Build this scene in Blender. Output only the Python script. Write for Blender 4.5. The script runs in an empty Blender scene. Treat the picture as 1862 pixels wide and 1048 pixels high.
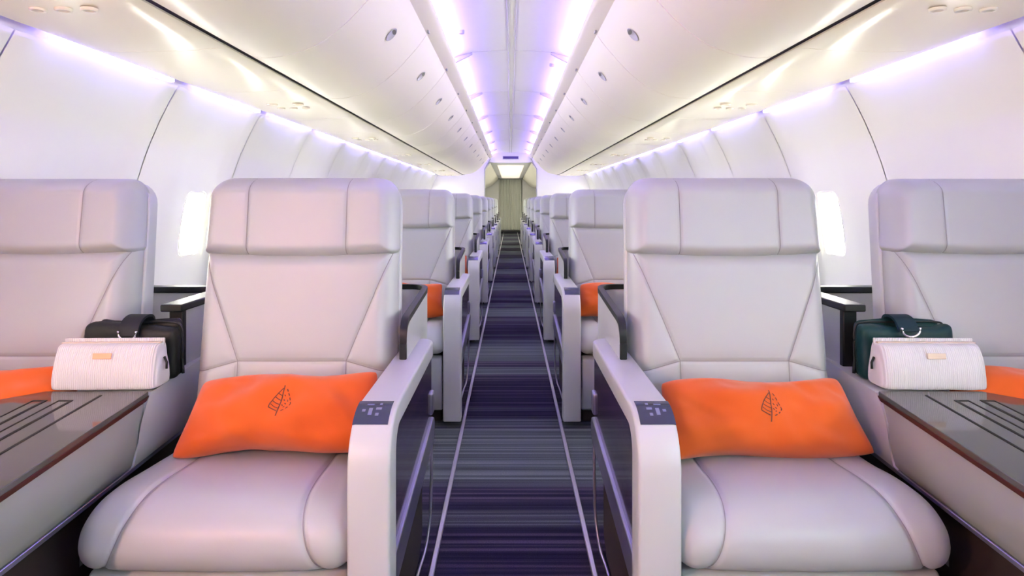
import bpy, bmesh, math, random
from mathutils import Vector, Matrix, noise
random.seed(7)
SC = bpy.context.scene
COL = SC.collection

# ------------------------------------------------------------------ camera, world, lights, exposure
CAM_H = 1.12
cam_d = bpy.data.cameras.new('camera')
cam_d.sensor_width = 36.0
cam_d.lens = 36.0 * 1190.0 / 1862.0
cam_d.shift_y = -158.0 / 1862.0
cam_d.shift_x = 0.0016
cam_d.clip_start = 0.02
cam = bpy.data.objects.new('camera', cam_d)
COL.objects.link(cam)
cam.location = (-0.008, 0, CAM_H)
cam.rotation_euler = (math.pi / 2, 0, 0)
SC.camera = cam

world = bpy.data.worlds.new('daylight')
SC.world = world
world.use_nodes = True
bgn = world.node_tree.nodes['Background']
bgn.inputs['Color'].default_value = (1.0, 0.955, 0.85, 1)
bgn.inputs['Strength'].default_value = 42.0

R90 = math.pi / 2
SC.cycles.max_bounces = 12
SC.cycles.diffuse_bounces = 8
SC.view_settings.view_transform = 'Standard'
SC.view_settings.look = 'None'
SC.view_settings.exposure = 0.62
SC.view_settings.gamma = 1.0
SC.view_settings.use_curve_mapping = False

# ------------------------------------------------------------------ materials
MAT = {}
def mat(name, col, rough=0.5, metal=0.0, spec=0.5, bump=None, var=None, coat=0.0, emit=None, estr=0.0, sheen=0.0):
    m = bpy.data.materials.new(name)
    m.use_nodes = True
    nt = m.node_tree
    b = nt.nodes['Principled BSDF']
    b.inputs['Base Color'].default_value = (*col, 1)
    b.inputs['Roughness'].default_value = rough
    b.inputs['Metallic'].default_value = metal
    b.inputs['Specular IOR Level'].default_value = spec
    b.inputs['Coat Weight'].default_value = coat
    b.inputs['Sheen Weight'].default_value = sheen
    if emit:
        b.inputs['Emission Color'].default_value = (*emit, 1)
        b.inputs['Emission Strength'].default_value = estr
    tc = None
    if bump or var:
        tc = nt.nodes.new('ShaderNodeTexCoord')
    if bump:
        sc_, st, dist = bump
        n = nt.nodes.new('ShaderNodeTexNoise')
        n.inputs['Scale'].default_value = sc_
        n.inputs['Detail'].default_value = 3
        nt.links.new(tc.outputs['Object'], n.inputs['Vector'])
        bp = nt.nodes.new('ShaderNodeBump')
        bp.inputs['Strength'].default_value = st
        bp.inputs['Distance'].default_value = dist
        nt.links.new(n.outputs['Fac'], bp.inputs['Height'])
        nt.links.new(bp.outputs['Normal'], b.inputs['Normal'])
    if var:
        sc_, c2 = var
        n = nt.nodes.new('ShaderNodeTexNoise')
        n.inputs['Scale'].default_value = sc_
        n.inputs['Detail'].default_value = 4
        nt.links.new(tc.outputs['Object'], n.inputs['Vector'])
        r = nt.nodes.new('ShaderNodeValToRGB')
        r.color_ramp.elements[0].position = 0.35
        r.color_ramp.elements[1].position = 0.68
        r.color_ramp.elements[0].color = (*col, 1)
        r.color_ramp.elements[1].color = (*c2, 1)
        nt.links.new(n.outputs['Fac'], r.inputs['Fac'])
        nt.links.new(r.outputs['Color'], b.inputs['Base Color'])
    MAT[name] = m
    return m

mat('leather', (0.365, 0.390, 0.380), 0.42, bump=(420, 0.10, 0.001), var=(3.0, (0.385, 0.410, 0.400)))
mat('seam_thread', (0.24, 0.235, 0.235), 0.7)
mat('plastic_white', (0.45, 0.47, 0.47), 0.38, bump=(600, 0.04, 0.0006))
mat('shell_grey', (0.52, 0.52, 0.50), 0.5, bump=(500, 0.05, 0.0006))
mat('console_grey', (0.26, 0.28, 0.245), 0.42, bump=(500, 0.06, 0.0006))
mat('wall_white', (0.86, 0.86, 0.83), 0.42, bump=(350, 0.03, 0.0005))
mat('bin_white', (0.88, 0.83, 0.70), 0.33)
mat('psu_white', (0.91, 0.85, 0.68), 0.22)
mat('ceiling_white', (0.86, 0.85, 0.86), 0.45)
mat('dark_trim', (0.008, 0.011, 0.011), 0.42, spec=0.3)
mat('dark_gap', (0.012, 0.012, 0.010), 0.6, spec=0.2)
mat('void', (0.022, 0.013, 0.012), 0.7)
mat('band_metal', (0.30, 0.30, 0.42), 0.32, metal=0.85)
mat('rail_metal', (0.60, 0.58, 0.68), 0.30, metal=0.8)
mat('chrome', (0.75, 0.74, 0.78), 0.16, metal=1.0)
mat('table', (0.060, 0.064, 0.052), 0.07, var=(1.2, (0.068, 0.072, 0.060)))
mat('table_edge', (0.045, 0.010, 0.006), 0.55, spec=0.2)
mat('orange_cloth', (0.53, 0.088, 0.008), 0.85, spec=0.2, bump=(900, 0.25, 0.001), var=(9.0, (0.57, 0.098, 0.010)), sheen=0.2)
mat('embroidery', (0.11, 0.03, 0.012), 0.8)
mat('control_glass', (0.022, 0.030, 0.062), 0.12)
mat('icon_print', (0.13, 0.15, 0.24), 0.4)
mat('bag_black', (0.008, 0.010, 0.009), 0.5, spec=0.25, bump=(60, 0.35, 0.004))
mat('bag_green', (0.003, 0.030, 0.030), 0.5, spec=0.25, bump=(60, 0.35, 0.004))
mat('strap_black', (0.010, 0.012, 0.014), 0.6, spec=0.25)
mat('strap_green', (0.004, 0.022, 0.028), 0.6, spec=0.25)
mat('silver', (0.82, 0.82, 0.84), 0.2, metal=1.0)
mat('label_orange', (0.80, 0.33, 0.16), 0.4)
mat('label_tan', (0.55, 0.45, 0.33), 0.4)
mat('curtain_cloth', (0.74, 0.76, 0.68), 0.9)
mat('handle_grey', (0.42, 0.42, 0.43), 0.35)
mat('handle_dark', (0.10, 0.10, 0.08), 0.5)
mat('sign_violet', (0.06, 0.04, 0.16), 0.3)
mat('cove_lamp', (0.8, 0.8, 0.9), 0.5, emit=(0.31, 0.19, 1.0), estr=64.0)
mat('wall_lamp', (0.8, 0.8, 0.9), 0.5, emit=(0.30, 0.24, 1.0), estr=6.0)
mat('lamp_glow', (0.9, 0.8, 0.7), 0.5, emit=(1.0, 0.86, 0.70), estr=0.55)  # faint added glow for the rear ceiling

def ribbed_mat():
    m = mat('pouch_white', (0.62, 0.62, 0.62), 0.7, spec=0.3)
    nt = m.node_tree
    tc = nt.nodes.new('ShaderNodeTexCoord')
    w = nt.nodes.new('ShaderNodeTexWave')
    w.wave_type = 'BANDS'; w.bands_direction = 'X'
    w.inputs['Scale'].default_value = 62
    nt.links.new(tc.outputs['Object'], w.inputs['Vector'])
    bp = nt.nodes.new('ShaderNodeBump')
    bp.inputs['Strength'].default_value = 0.6
    bp.inputs['Distance'].default_value = 0.002
    nt.links.new(w.outputs['Fac'], bp.inputs['Height'])
    nt.links.new(bp.outputs['Normal'], nt.nodes['Principled BSDF'].inputs['Normal'])
    r = nt.nodes.new('ShaderNodeValToRGB')
    r.color_ramp.elements[0].color = (0.56, 0.56, 0.56, 1)
    r.color_ramp.elements[1].color = (0.66, 0.66, 0.66, 1)
    nt.links.new(w.outputs['Fac'], r.inputs['Fac'])
    nt.links.new(r.outputs['Color'], nt.nodes['Principled BSDF'].inputs['Base Color'])
ribbed_mat()

def carpet_mat():
    m = mat('carpet', (0.03, 0.03, 0.05), 0.95, spec=0.1)
    nt = m.node_tree; L = nt.links; N = nt.nodes
    b = N['Principled BSDF']
    tc = N.new('ShaderNodeTexCoord')
    sep = N.new('ShaderNodeSeparateXYZ'); L.new(tc.outputs['Object'], sep.inputs[0])
    def stripes(freq, det, seed, xs=0.12):
        c = N.new('ShaderNodeCombineXYZ')
        mx = N.new('ShaderNodeMath'); mx.operation = 'MULTIPLY'; mx.inputs[1].default_value = xs
        L.new(sep.outputs['X'], mx.inputs[0])
        my = N.new('ShaderNodeMath'); my.operation = 'MULTIPLY'; my.inputs[1].default_value = freq
        L.new(sep.outputs['Y'], my.inputs[0])
        L.new(mx.outputs[0], c.inputs[0]); L.new(my.outputs[0], c.inputs[1])
        c.inputs[2].default_value = seed
        n = N.new('ShaderNodeTexNoise'); n.inputs['Scale'].default_value = 1.0
        n.inputs['Detail'].default_value = det
        L.new(c.outputs[0], n.inputs['Vector'])
        return n
    fine = stripes(46, 3.5, 1.3, 0.5)
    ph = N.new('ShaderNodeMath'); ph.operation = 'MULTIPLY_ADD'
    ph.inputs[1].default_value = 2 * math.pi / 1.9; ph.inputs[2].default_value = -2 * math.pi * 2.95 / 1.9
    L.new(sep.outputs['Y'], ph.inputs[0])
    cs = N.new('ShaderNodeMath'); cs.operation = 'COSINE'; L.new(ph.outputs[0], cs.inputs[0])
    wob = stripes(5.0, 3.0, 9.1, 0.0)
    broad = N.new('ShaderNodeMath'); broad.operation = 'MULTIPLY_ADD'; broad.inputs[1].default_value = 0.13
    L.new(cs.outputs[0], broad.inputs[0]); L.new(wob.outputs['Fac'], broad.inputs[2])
    r1 = N.new('ShaderNodeValToRGB')       # purple-navy stripes
    e = r1.color_ramp.elements
    e[0].position = 0.36; e[0].color = (0.010, 0.009, 0.024, 1)
    e[1].position = 0.68; e[1].color = (0.075, 0.062, 0.098, 1)
    x = e.new(0.52); x.color = (0.024, 0.020, 0.042, 1)
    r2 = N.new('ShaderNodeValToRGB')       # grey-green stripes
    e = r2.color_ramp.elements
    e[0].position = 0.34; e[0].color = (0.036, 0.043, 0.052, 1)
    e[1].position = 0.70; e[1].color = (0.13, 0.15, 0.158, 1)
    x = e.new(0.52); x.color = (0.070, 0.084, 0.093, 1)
    L.new(fine.outputs['Fac'], r1.inputs['Fac']); L.new(fine.outputs['Fac'], r2.inputs['Fac'])
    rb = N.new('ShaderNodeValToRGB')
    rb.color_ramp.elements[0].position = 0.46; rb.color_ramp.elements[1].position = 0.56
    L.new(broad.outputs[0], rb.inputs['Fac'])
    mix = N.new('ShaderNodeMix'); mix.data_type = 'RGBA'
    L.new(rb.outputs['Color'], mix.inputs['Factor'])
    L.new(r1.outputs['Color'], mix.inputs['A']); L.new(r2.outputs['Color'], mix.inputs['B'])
    # pile speckle
    sp = N.new('ShaderNodeTexNoise'); sp.inputs['Scale'].default_value = 260
    L.new(tc.outputs['Object'], sp.inputs['Vector'])
    mul = N.new('ShaderNodeMix'); mul.data_type = 'RGBA'; mul.blend_type = 'MULTIPLY'
    mul.inputs['Factor'].default_value = 0.6
    rs = N.new('ShaderNodeValToRGB')
    rs.color_ramp.elements[0].position = 0.3; rs.color_ramp.elements[0].color = (0.45, 0.45, 0.45, 1)
    rs.color_ramp.elements[1].position = 0.7; rs.color_ramp.elements[1].color = (1.3, 1.3, 1.3, 1)
    L.new(sp.outputs['Fac'], rs.inputs['Fac'])
    L.new(mix.outputs['Result'], mul.inputs['A']); L.new(rs.outputs['Color'], mul.inputs['B'])
    L.new(mul.outputs['Result'], b.inputs['Base Color'])
    bp = N.new('ShaderNodeBump'); bp.inputs['Strength'].default_value = 0.5; bp.inputs['Distance'].default_value = 0.004
    L.new(fine.outputs['Fac'], bp.inputs['Height']); L.new(bp.outputs['Normal'], b.inputs['Normal'])
carpet_mat()

def wood_mat():
    m = mat('dark_veneer', (0.02, 0.012, 0.02), 0.16, coat=0.4)
    nt = m.node_tree; L = nt.links; N = nt.nodes
    tc = N.new('ShaderNodeTexCoord')
    mp = N.new('ShaderNodeMapping'); mp.inputs['Scale'].default_value = (10, 2.0, 60)
    L.new(tc.outputs['Object'], mp.inputs[0])
    n = N.new('ShaderNodeTexNoise'); n.inputs['Scale'].default_value = 1.0; n.inputs['Detail'].default_value = 5
    n.inputs['Distortion'].default_value = 0.6
    L.new(mp.outputs[0], n.inputs['Vector'])
    r = N.new('ShaderNodeValToRGB')
    r.color_ramp.elements[0].position = 0.38; r.color_ramp.elements[0].color = (0.012, 0.007, 0.012, 1)
    r.color_ramp.elements[1].position = 0.70; r.color_ramp.elements[1].color = (0.060, 0.036, 0.050, 1)
    L.new(n.outputs['Fac'], r.inputs['Fac'])
    L.new(r.outputs['Color'], N['Principled BSDF'].inputs['Base Color'])
wood_mat()

def glass_mat():
    m = bpy.data.materials.new('pane_glass'); m.use_nodes = True
    nt = m.node_tree; nt.nodes.clear()
    o = nt.nodes.new('ShaderNodeOutputMaterial')
    t = nt.nodes.new('ShaderNodeBsdfTransparent'); t.inputs[0].default_value = (0.95, 0.98, 0.96, 1)
    g = nt.nodes.new('ShaderNodeBsdfGlossy'); g.inputs['Roughness'].default_value = 0.03
    mx = nt.nodes.new('ShaderNodeMixShader'); mx.inputs[0].default_value = 0.06
    nt.links.new(t.outputs[0], mx.inputs[1]); nt.links.new(g.outputs[0], mx.inputs[2])
    nt.links.new(mx.outputs[0], o.inputs['Surface'])
    MAT['pane_glass'] = m
glass_mat()

# ------------------------------------------------------------------ helpers
def link(name, me, m, parent=None, smooth=True, loc=None):
    if m:
        me.materials.clear(); me.materials.append(MAT[m])
    if smooth:
        me.polygons.foreach_set('use_smooth', [True] * len(me.polygons))
    o = bpy.data.objects.new(name, me)
    COL.objects.link(o)
    if parent: o.parent = parent
    if loc: o.location = loc
    return o

def from_bm(name, bm, m, parent=None, smooth=True, loc=None, recalc=True):
    if recalc:
        bmesh.ops.recalc_face_normals(bm, faces=bm.faces[:])
    me = bpy.data.meshes.new(name)
    bm.to_mesh(me); bm.free()
    o = link(name, me, m, parent, smooth, loc)
    return o

def from_py(name, v, f, m, parent=None, smooth=True, loc=None, recalc=True):
    bm = bmesh.new()
    vs = [bm.verts.new(p) for p in v]
    for q in f:
        try: bm.faces.new([vs[i] for i in q])
        except ValueError: pass
    return from_bm(name, bm, m, parent, smooth, loc, recalc)

def bevel_sharp(bm, off, seg=3, ang=35):
    es = [e for e in bm.edges if len(e.link_faces) == 2 and e.calc_face_angle(0) > math.radians(ang)]
    if es and off > 0:
        bmesh.ops.bevel(bm, geom=es, offset=off, segments=seg, profile=0.5, affect='EDGES', clamp_overlap=True)

def bevel_shaded(bm, off, seg=3, ang=35):
    """bevel the sharp edges; flat faces stay flat shaded so that reflections on them stay true"""
    lim = math.radians(ang)
    for f in bm.faces:
        f.smooth = not all(len(e.link_faces) == 2 and e.calc_face_angle(0) > lim for e in f.edges)
    es = [e for e in bm.edges if len(e.link_faces) == 2 and e.calc_face_angle(0) > lim]
    if es and off > 0:
        r = bmesh.ops.bevel(bm, geom=es, offset=off, segments=seg, profile=0.5, affect='EDGES', clamp_overlap=True)
        for f in r['faces']: f.smooth = True

def sharp_normals(o, ang=40):
    me = o.data
    bm = bmesh.new(); bm.from_mesh(me)
    for e in bm.edges:
        if len(e.link_faces) == 2 and e.calc_face_angle(0) > math.radians(ang):
            e.smooth = False
    bm.to_mesh(me); bm.free()
    return o

def prism(name, pts, axis, a0, a1, m, parent=None, bev=0.0, seg=3, loc=None):
    """closed 2D polygon extruded along an axis: 'X' pts=(y,z), 'Y' pts=(x,z), 'Z' pts=(x,y)"""
    bm = bmesh.new()
    def P(p, a):
        if axis == 'X': return (a, p[0], p[1])
        if axis == 'Y': return (p[0], a, p[1])
        return (p[0], p[1], a)
    lo = [bm.verts.new(P(p, a0)) for p in pts]
    hi = [bm.verts.new(P(p, a1)) for p in pts]
    n = len(pts)
    bm.faces.new(lo); bm.faces.new(hi[::-1])
    for i in range(n):
        j = (i + 1) % n
        bm.faces.new([lo[i], hi[i], hi[j], lo[j]])
    bmesh.ops.recalc_face_normals(bm, faces=bm.faces[:])
    bevel_shaded(bm, bev, seg)
    o = from_bm(name, bm, m, parent, False, loc)
    return sharp_normals(o, 50)

def box(name, x0, x1, y0, y1, z0, z1, m, parent=None, bev=0.003, seg=2, loc=None):
    if x0 > x1: x0, x1 = x1, x0
    return prism(name, [(x0, y0), (x1, y0), (x1, y1), (x0, y1)], 'Z', z0, z1, m, parent, bev, seg, loc)

def tube(name, pts, r, m, parent=None, seg=8, loc=None, closed=False):
    bm = bmesh.new()
    P = [Vector(p) for p in pts]
    rings = []
    for i, p in enumerate(P):
        a = P[max(i - 1, 0)]; b = P[min(i + 1, len(P) - 1)]
        t = (b - a).normalized()
        u = t.cross(Vector((0, 0, 1)))
        if u.length < 1e-4: u = t.cross(Vector((0, 1, 0)))
        u.normalize(); w = t.cross(u)
        rings.append([bm.verts.new(p + u * (r * math.cos(2 * math.pi * k / seg)) + w * (r * math.sin(2 * math.pi * k / seg))) for k in range(seg)])
    for a, b in zip(rings, rings[1:]):
        for k in range(seg):
            bm.faces.new([a[k], a[(k + 1) % seg], b[(k + 1) % seg], b[k]])
    bm.faces.new(rings[0]); bm.faces.new(rings[-1][::-1])
    return from_bm(name, bm, m, parent, True, loc)

def extrude_y(name, prof, y0, y1, m, parent=None, thick=0.012, loc=None, ny=1):
    """open profile in (x,z) swept along y, given thickness (upwards/outwards normal)"""
    n = len(prof)
    nor = []
    for i in range(n):
        a = prof[max(i - 1, 0)]; b = prof[min(i + 1, n - 1)]
        dx, dz = b[0] - a[0], b[1] - a[1]
        l = math.hypot(dx, dz) or 1
        nor.append((-dz / l, dx / l))
    v, f = [], []
    ys = [y0 + (y1 - y0) * k / ny for k in range(ny + 1)]
    for y in ys:
        for p in prof: v.append((p[0], y, p[1]))
        for p, q in zip(prof, nor): v.append((p[0] + q[0] * thick, y, p[1] + q[1] * thick))
    s = 2 * n
    for k in range(ny):
        A, B = k * s, (k + 1) * s
        for i in range(n - 1):
            f.append((A + i, A + i + 1, B + i + 1, B + i))
            f.append((A + n + i, B + n + i, B + n + i + 1, A + n + i + 1))
        f.append((A, B, B + n, A + n))
        f.append((A + n - 1, A + 2 * n - 1, B + 2 * n - 1, B + n - 1))
    for A in (0, ny * s):
        for i in range(n - 1):
            f.append((A + i, A + n + i, A + n + i + 1, A + i + 1))
    return sharp_normals(from_py(name, v, f, m, parent, True, loc), 40)

def catmull(pts, n):
    out = []
    P = [pts[0]] + list(pts) + [pts[-1]]
    for i in range(1, len(P) - 2):
        for k in range(n):
            t = k / n
            q = []
            for c in range(len(pts[0])):
                p0, p1, p2, p3 = P[i - 1][c], P[i][c], P[i + 1][c], P[i + 2][c]
                q.append(0.5 * (2 * p1 + (p2 - p0) * t + (2 * p0 - 5 * p1 + 4 * p2 - p3) * t * t + (3 * p1 - p0 - 3 * p2 + p3) * t ** 3))
            out.append(tuple(q))
    out.append(tuple(pts[-1]))
    return out

def empty(name, loc=(0, 0, 0), rz=0.0):
    o = bpy.data.objects.new(name, None)
    o.empty_display_size = 0.1
    o.location = loc
    o.rotation_euler = (0, 0, rz)
    COL.objects.link(o)
    return o

def tag(o, label=None, cat=None, group=None, kind=None):
    if label: o['label'] = label
    if cat: o['category'] = cat
    if group: o['group'] = group
    if kind: o['kind'] = kind
    return o

def copy_tree(o, parent=None, skip=()):
    c = o.copy(); COL.objects.link(c)
    if parent: c.parent = parent
    for ch in list(o.children):
        if ch.name.split('.')[0] not in skip: copy_tree(ch, c, skip)
    return c

def seg_dist(px, pz, a, b):
    dx, dz = b[0] - a[0], b[1] - a[1]
    t = max(0, min(1, ((px - a[0]) * dx + (pz - a[1]) * dz) / (dx * dx + dz * dz)))
    return math.hypot(px - a[0] - t * dx, pz - a[1] - t * dz)

ORD = ['zeroth', 'front', 'second', 'third', 'fourth', 'fifth', 'sixth', 'seventh', 'eighth', 'ninth', 'tenth', 'eleventh', 'twelfth', 'thirteenth', 'fourteenth']
SIDE = {-1: 'left', 1: 'right'}

# ------------------------------------------------------------------ the cabin shell
WR, WZ = 1.80, 0.72                       # inner wall radius and the height of its centre
def wall_pt(s, th, r=WR):
    return (s * r * math.cos(th), WZ + r * math.sin(th))
def th_of(z, r=WR): return math.asin((z - WZ) / r)
Y0, Y1 = -2.7, 24.2
SEAM0, PANEL = -1.97, 1.0
NPAN = 23
WIN_OFF = 0.63                            # window centre inside a panel
WIN_W, WIN_H, WIN_Z = 0.25, 0.36, 0.995

fl = box('floor', -1.72, 1.72, Y0, Y1, -0.06, 0.0, 'carpet', None, 0)
tag(fl, kind='structure')
bk = box('wall_front', -1.85, 1.85, Y0 - 0.06, Y0, -0.05, 2.6, 'wall_white', None, 0)
tag(bk, kind='structure')

def hull(s):
    ys = [Y0]
    wins = []
    for k in range(NPAN):
        yc = SEAM0 + k * PANEL + WIN_OFF
        ys += [yc - 0.15, yc + 0.15]
        wins.append(yc)
    ys += [Y1]
    R = WR + 0.030
    zs = [-0.05, 0.2, 0.45, 0.62, 0.78, 0.88, 1.0, 1.1, 1.21, 1.4, 1.6, 1.9]
    ths = [th_of(z, R) for z in zs]
    t0 = ths[-1]
    ths += [t0 + (math.pi / 2 - t0) * k / 6 for k in range(1, 7)]
    v, f = [], []
    for y in ys:
        for th in ths:
            x, z = wall_pt(s, th, R); v.append((x, y, z))
    n = len(ths)
    for i in range(len(ys) - 1):
        ym = (ys[i] + ys[i + 1]) / 2
        w = any(abs(ym - yc) < 0.15 for yc in wins)
        for j in range(n - 1):
            zm = WZ + R * math.sin((ths[j] + ths[j + 1]) / 2)
            if w and 0.78 < zm < 1.21: continue
            f.append((i * n + j, i * n + j + 1, (i + 1) * n + j + 1, (i + 1) * n + j))
    o = from_py('wall_' + SIDE[s], v, f, 'wall_white', None, True)
    return tag(o, kind='structure')
walls = {s: hull(s) for s in (-1, 1)}

def smooth01(t):
    t = max(0.0, min(1.0, t)); return t * t * (3 - 2 * t)

def wall_panel_mesh(s):
    """one curved sidewall panel, local y 0..PANEL, with a window hole and a shallow channel round it"""
    g = 0.004
    yl = [g, 0.03] + [0.08 + 0.04 * i for i in range(0, 9)] + [WIN_OFF - 0.15] + [WIN_OFF + 0.15, 0.82, 0.86, 0.90, 0.94, 0.97, PANEL - g]
    yl = sorted(set(round(y, 4) for y in yl if not (WIN_OFF - 0.149 < y < WIN_OFF + 0.149)))
    zl = [0.02, 0.2, 0.4, 0.55, 0.68, 0.775, 1.215, 1.3, 1.4, 1.5, 1.58, 1.652]
    def pos(y, z, push=0.0):
        a = smooth01((abs(y - WIN_OFF) - 0.20) / 0.05)
        ch = 0.012 * (1 - a) * smooth01((z - 0.55) / 0.12)
        edge = 0.005 * (smooth01((0.02 - min(y, PANEL - y)) / 0.02))
        r = WR + ch + edge + push
        th = th_of(min(z, WZ + r * 0.99), r)
        return (s * r * math.cos(th), y, WZ + r * math.sin(th))
    v, f = [], []
    idx = {}
    for i, y in enumerate(yl):
        for j, z in enumerate(zl):
            idx[i, j] = len(v); v.append(pos(y, z))
    for i in range(len(yl) - 1):
        for j in range(len(zl) - 1):
            if abs((yl[i] + yl[i + 1]) / 2 - WIN_OFF) < 0.14 and zl[j] > 0.77 and zl[j + 1] < 1.22:
                continue
            f.append((idx[i, j], idx[i + 1, j], idx[i + 1, j + 1], idx[i, j + 1]))
    # ring between the rectangular gap and the rounded window opening
    N = 64
    rect, rnd = [], []
    zc = (0.775 + 1.215) / 2; hh = (1.215 - 0.775) / 2
    for k in range(N):
        a = 2 * math.pi * k / N
        c, sn = math.cos(a), math.sin(a)
        m = max(abs(c), abs(sn))
        rect.append((WIN_OFF + 0.15 * c / m, zc + hh * sn / m))
        rnd.append(rrect(a, WIN_W / 2, WIN_H / 2, 0.085))
    b0 = len(v)
    for (y, z) in rect: v.append(pos(y, z))
    b1 = len(v)
    for (dy, dz) in rnd: v.append(pos(WIN_OFF + dy, WIN_Z + dz))
    for k in range(N):
        k2 = (k + 1) % N
        f.append((b0 + k, b0 + k2, b1 + k2, b1 + k))
    bm = bmesh.new()
    vs = [bm.verts.new(p) for p in v]
    for q in f: bm.faces.new([vs[i] for i in q])
    bmesh.ops.remove_doubles(bm, verts=bm.verts[:], dist=1e-5)
    me = bpy.data.meshes.new('wall_panel')
    bm.to_mesh(me); bm.free()
    return me, pos

def rrect(a, hw, hh, r):
    """point of a rounded rectangle in direction a (superellipse-like)"""
    c, s = math.cos(a), math.sin(a)
    n = 5.5
    k = (abs(c) ** n + abs(s) ** n) ** (-1.0 / n)
    return (hw * k * c, hh * k * s)

for s in (-1, 1):
    me, pos = wall_panel_mesh(s)
    first = None
    # window surround: reveal + flange + pane
    N = 48
    rv, rf = [], []
    for lev, (push, grow) in enumerate([(0.0, 0.0), (-0.004, -0.006), (0.05, -0.012), (0.052, 0.055)]):
        for k in range(N):
            dy, dz = rrect(2 * math.pi * k / N, WIN_W / 2 + grow, WIN_H / 2 + grow, 0.08)
            p = pos(WIN_OFF + dy, WIN_Z + dz, push)
            rv.append(p)
    for lev in range(3):
        for k in range(N):
            k2 = (k + 1) % N
            rf.append((lev * N + k, lev * N + k2, (lev + 1) * N + k2, (lev + 1) * N + k))
    pv = [pos(WIN_OFF + d[0], WIN_Z + d[1], 0.046) for d in [rrect(2 * math.pi * k / N, WIN_W / 2 - 0.008, WIN_H / 2 - 0.008, 0.08) for k in range(N)]]
    fme = pme = None
    for k in range(NPAN):
        y = SEAM0 + k * PANEL
        p = link('wall_panel', me, 'wall_white', walls[s], True, (0, y, 0))
        w = empty('window_%d' % (k + 1 + (NPAN if s > 0 else 0)), (0, y, 0))
        tag(w, kind='structure')
        if fme is None:
            fr = from_py('window_frame', rv, rf, 'wall_white', w, True); fme = fr.data
            pn = from_py('pane', pv, [tuple(range(N))], 'pane_glass', w, True); pme = pn.data
        else:
            link('window_frame', fme, None, w, False); link('pane', pme, None, w, False)
        if k in ((0, 1, 3) if s < 0 else (0, 3)):            # closed shades added to keep daylight off the front seats
            sv = [pos(WIN_OFF + d[0], WIN_Z + d[1], 0.030) for d in [rrect(2 * math.pi * q / N, WIN_W / 2 - 0.0105, WIN_H / 2 - 0.0105, 0.08) for q in range(N)]]
            from_py('window_shade', sv, [tuple(range(N))], 'shell_grey', w, True)
    for k in range(NPAN):                       # daylight entering each window
        l = bpy.data.lights.new('window_portal', 'AREA'); l.shape = 'RECTANGLE'; l.size = 0.36; l.size_y = 0.26
        l.cycles.is_portal = True
        o = bpy.data.objects.new('window_portal', l); COL.objects.link(o)
        o.location = (s * 1.84, SEAM0 + k * PANEL + WIN_OFF, WIN_Z); o.rotation_euler = (0, s * R90, 0)
    # wall-wash light strips along the top of the panels
    lm = None
    for k in range(15):
        y = SEAM0 + k * PANEL
        if lm is None:
            o = box('light_strip', s * 1.500, s * 1.528, 0.12, 0.88, 1.648, 1.668, 'wall_lamp', walls[s], 0.003, 2, (0, y, 0)); lm = o.data
        else:
            o = link('light_strip', lm, None, walls[s], False, (0, y, 0))
    # white channel above the strips
    extrude_y('lamp_channel', [(s * 1.47, 1.685), (s * 1.53, 1.685)][::s], Y0, 13.85, 'ceiling_white', walls[s], 0.01)

# ------------------------------------------------------------------ ceiling
ceil = extrude_y('ceiling', [(-0.50, 2.22), (0.50, 2.22)], Y0, Y1, 'ceiling_white', None, 0.02)
tag(ceil, kind='structure')
MOD, MOD0 = 1.66, -0.48 - 1.66
cprof = [(-0.435, 2.080), (-0.40, 2.108), (-0.34, 2.130), (-0.26, 2.143), (-0.16, 2.151), (-0.06, 2.155), (-0.020, 2.156)]
nmod = int((13.80 - MOD0) / MOD) + 1
cp_l = cp_r = st = None
for k in range(nmod):
    y = MOD0 + k * MOD
    ln = min(MOD, 13.85 - y) - 0.01
    for s in (-1, 1):
        pr = cprof if s < 0 else [(-x, z) for x, z in reversed(cprof)]
        extrude_y('ceiling_panel', pr, 0, ln, 'ceiling_white', ceil, 0.008, (0, y, 0))
        o = box('light_strip', s * 0.425, s * 0.392, 0.08, ln - 0.08, 2.050, 2.062, 'cove_lamp', ceil, 0.002, 1, (0, y, 0))
        # divider rib between two lamp modules; its grey stands in for unlit shading
        prism('divider', [(s * 0.43, 2.062), (s * 0.395, 2.062), (s * 0.27, 2.128), (s * 0.27, 2.142), (s * 0.43, 2.092)], 'Y', -0.014, 0.008, 'shell_grey', ceil, 0.002, 1, (0, y, 0))
# centre joint: two slim rails with a recess between
for x in (-0.020, 0.020):
    box('centre_rail', x - 0.005, x + 0.005, Y0, 13.85, 2.146, 2.158, 'shell_grey', ceil, 0.002, 1)
box('centre_strip', -0.016, 0.016, Y0, 13.85, 2.152, 2.160, 'ceiling_white', ceil, 0)
for (x, y) in ((-0.30, 3.9), (0.30, 4.85)):
    tag(prism('ceiling_sensor', [(x + 0.018 * math.cos(a * math.pi / 8), y + 0.018 * math.sin(a * math.pi / 8)) for a in range(16)], 'Z', 2.118, 2.142, 'handle_grey', ceil, 0.003))

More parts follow.
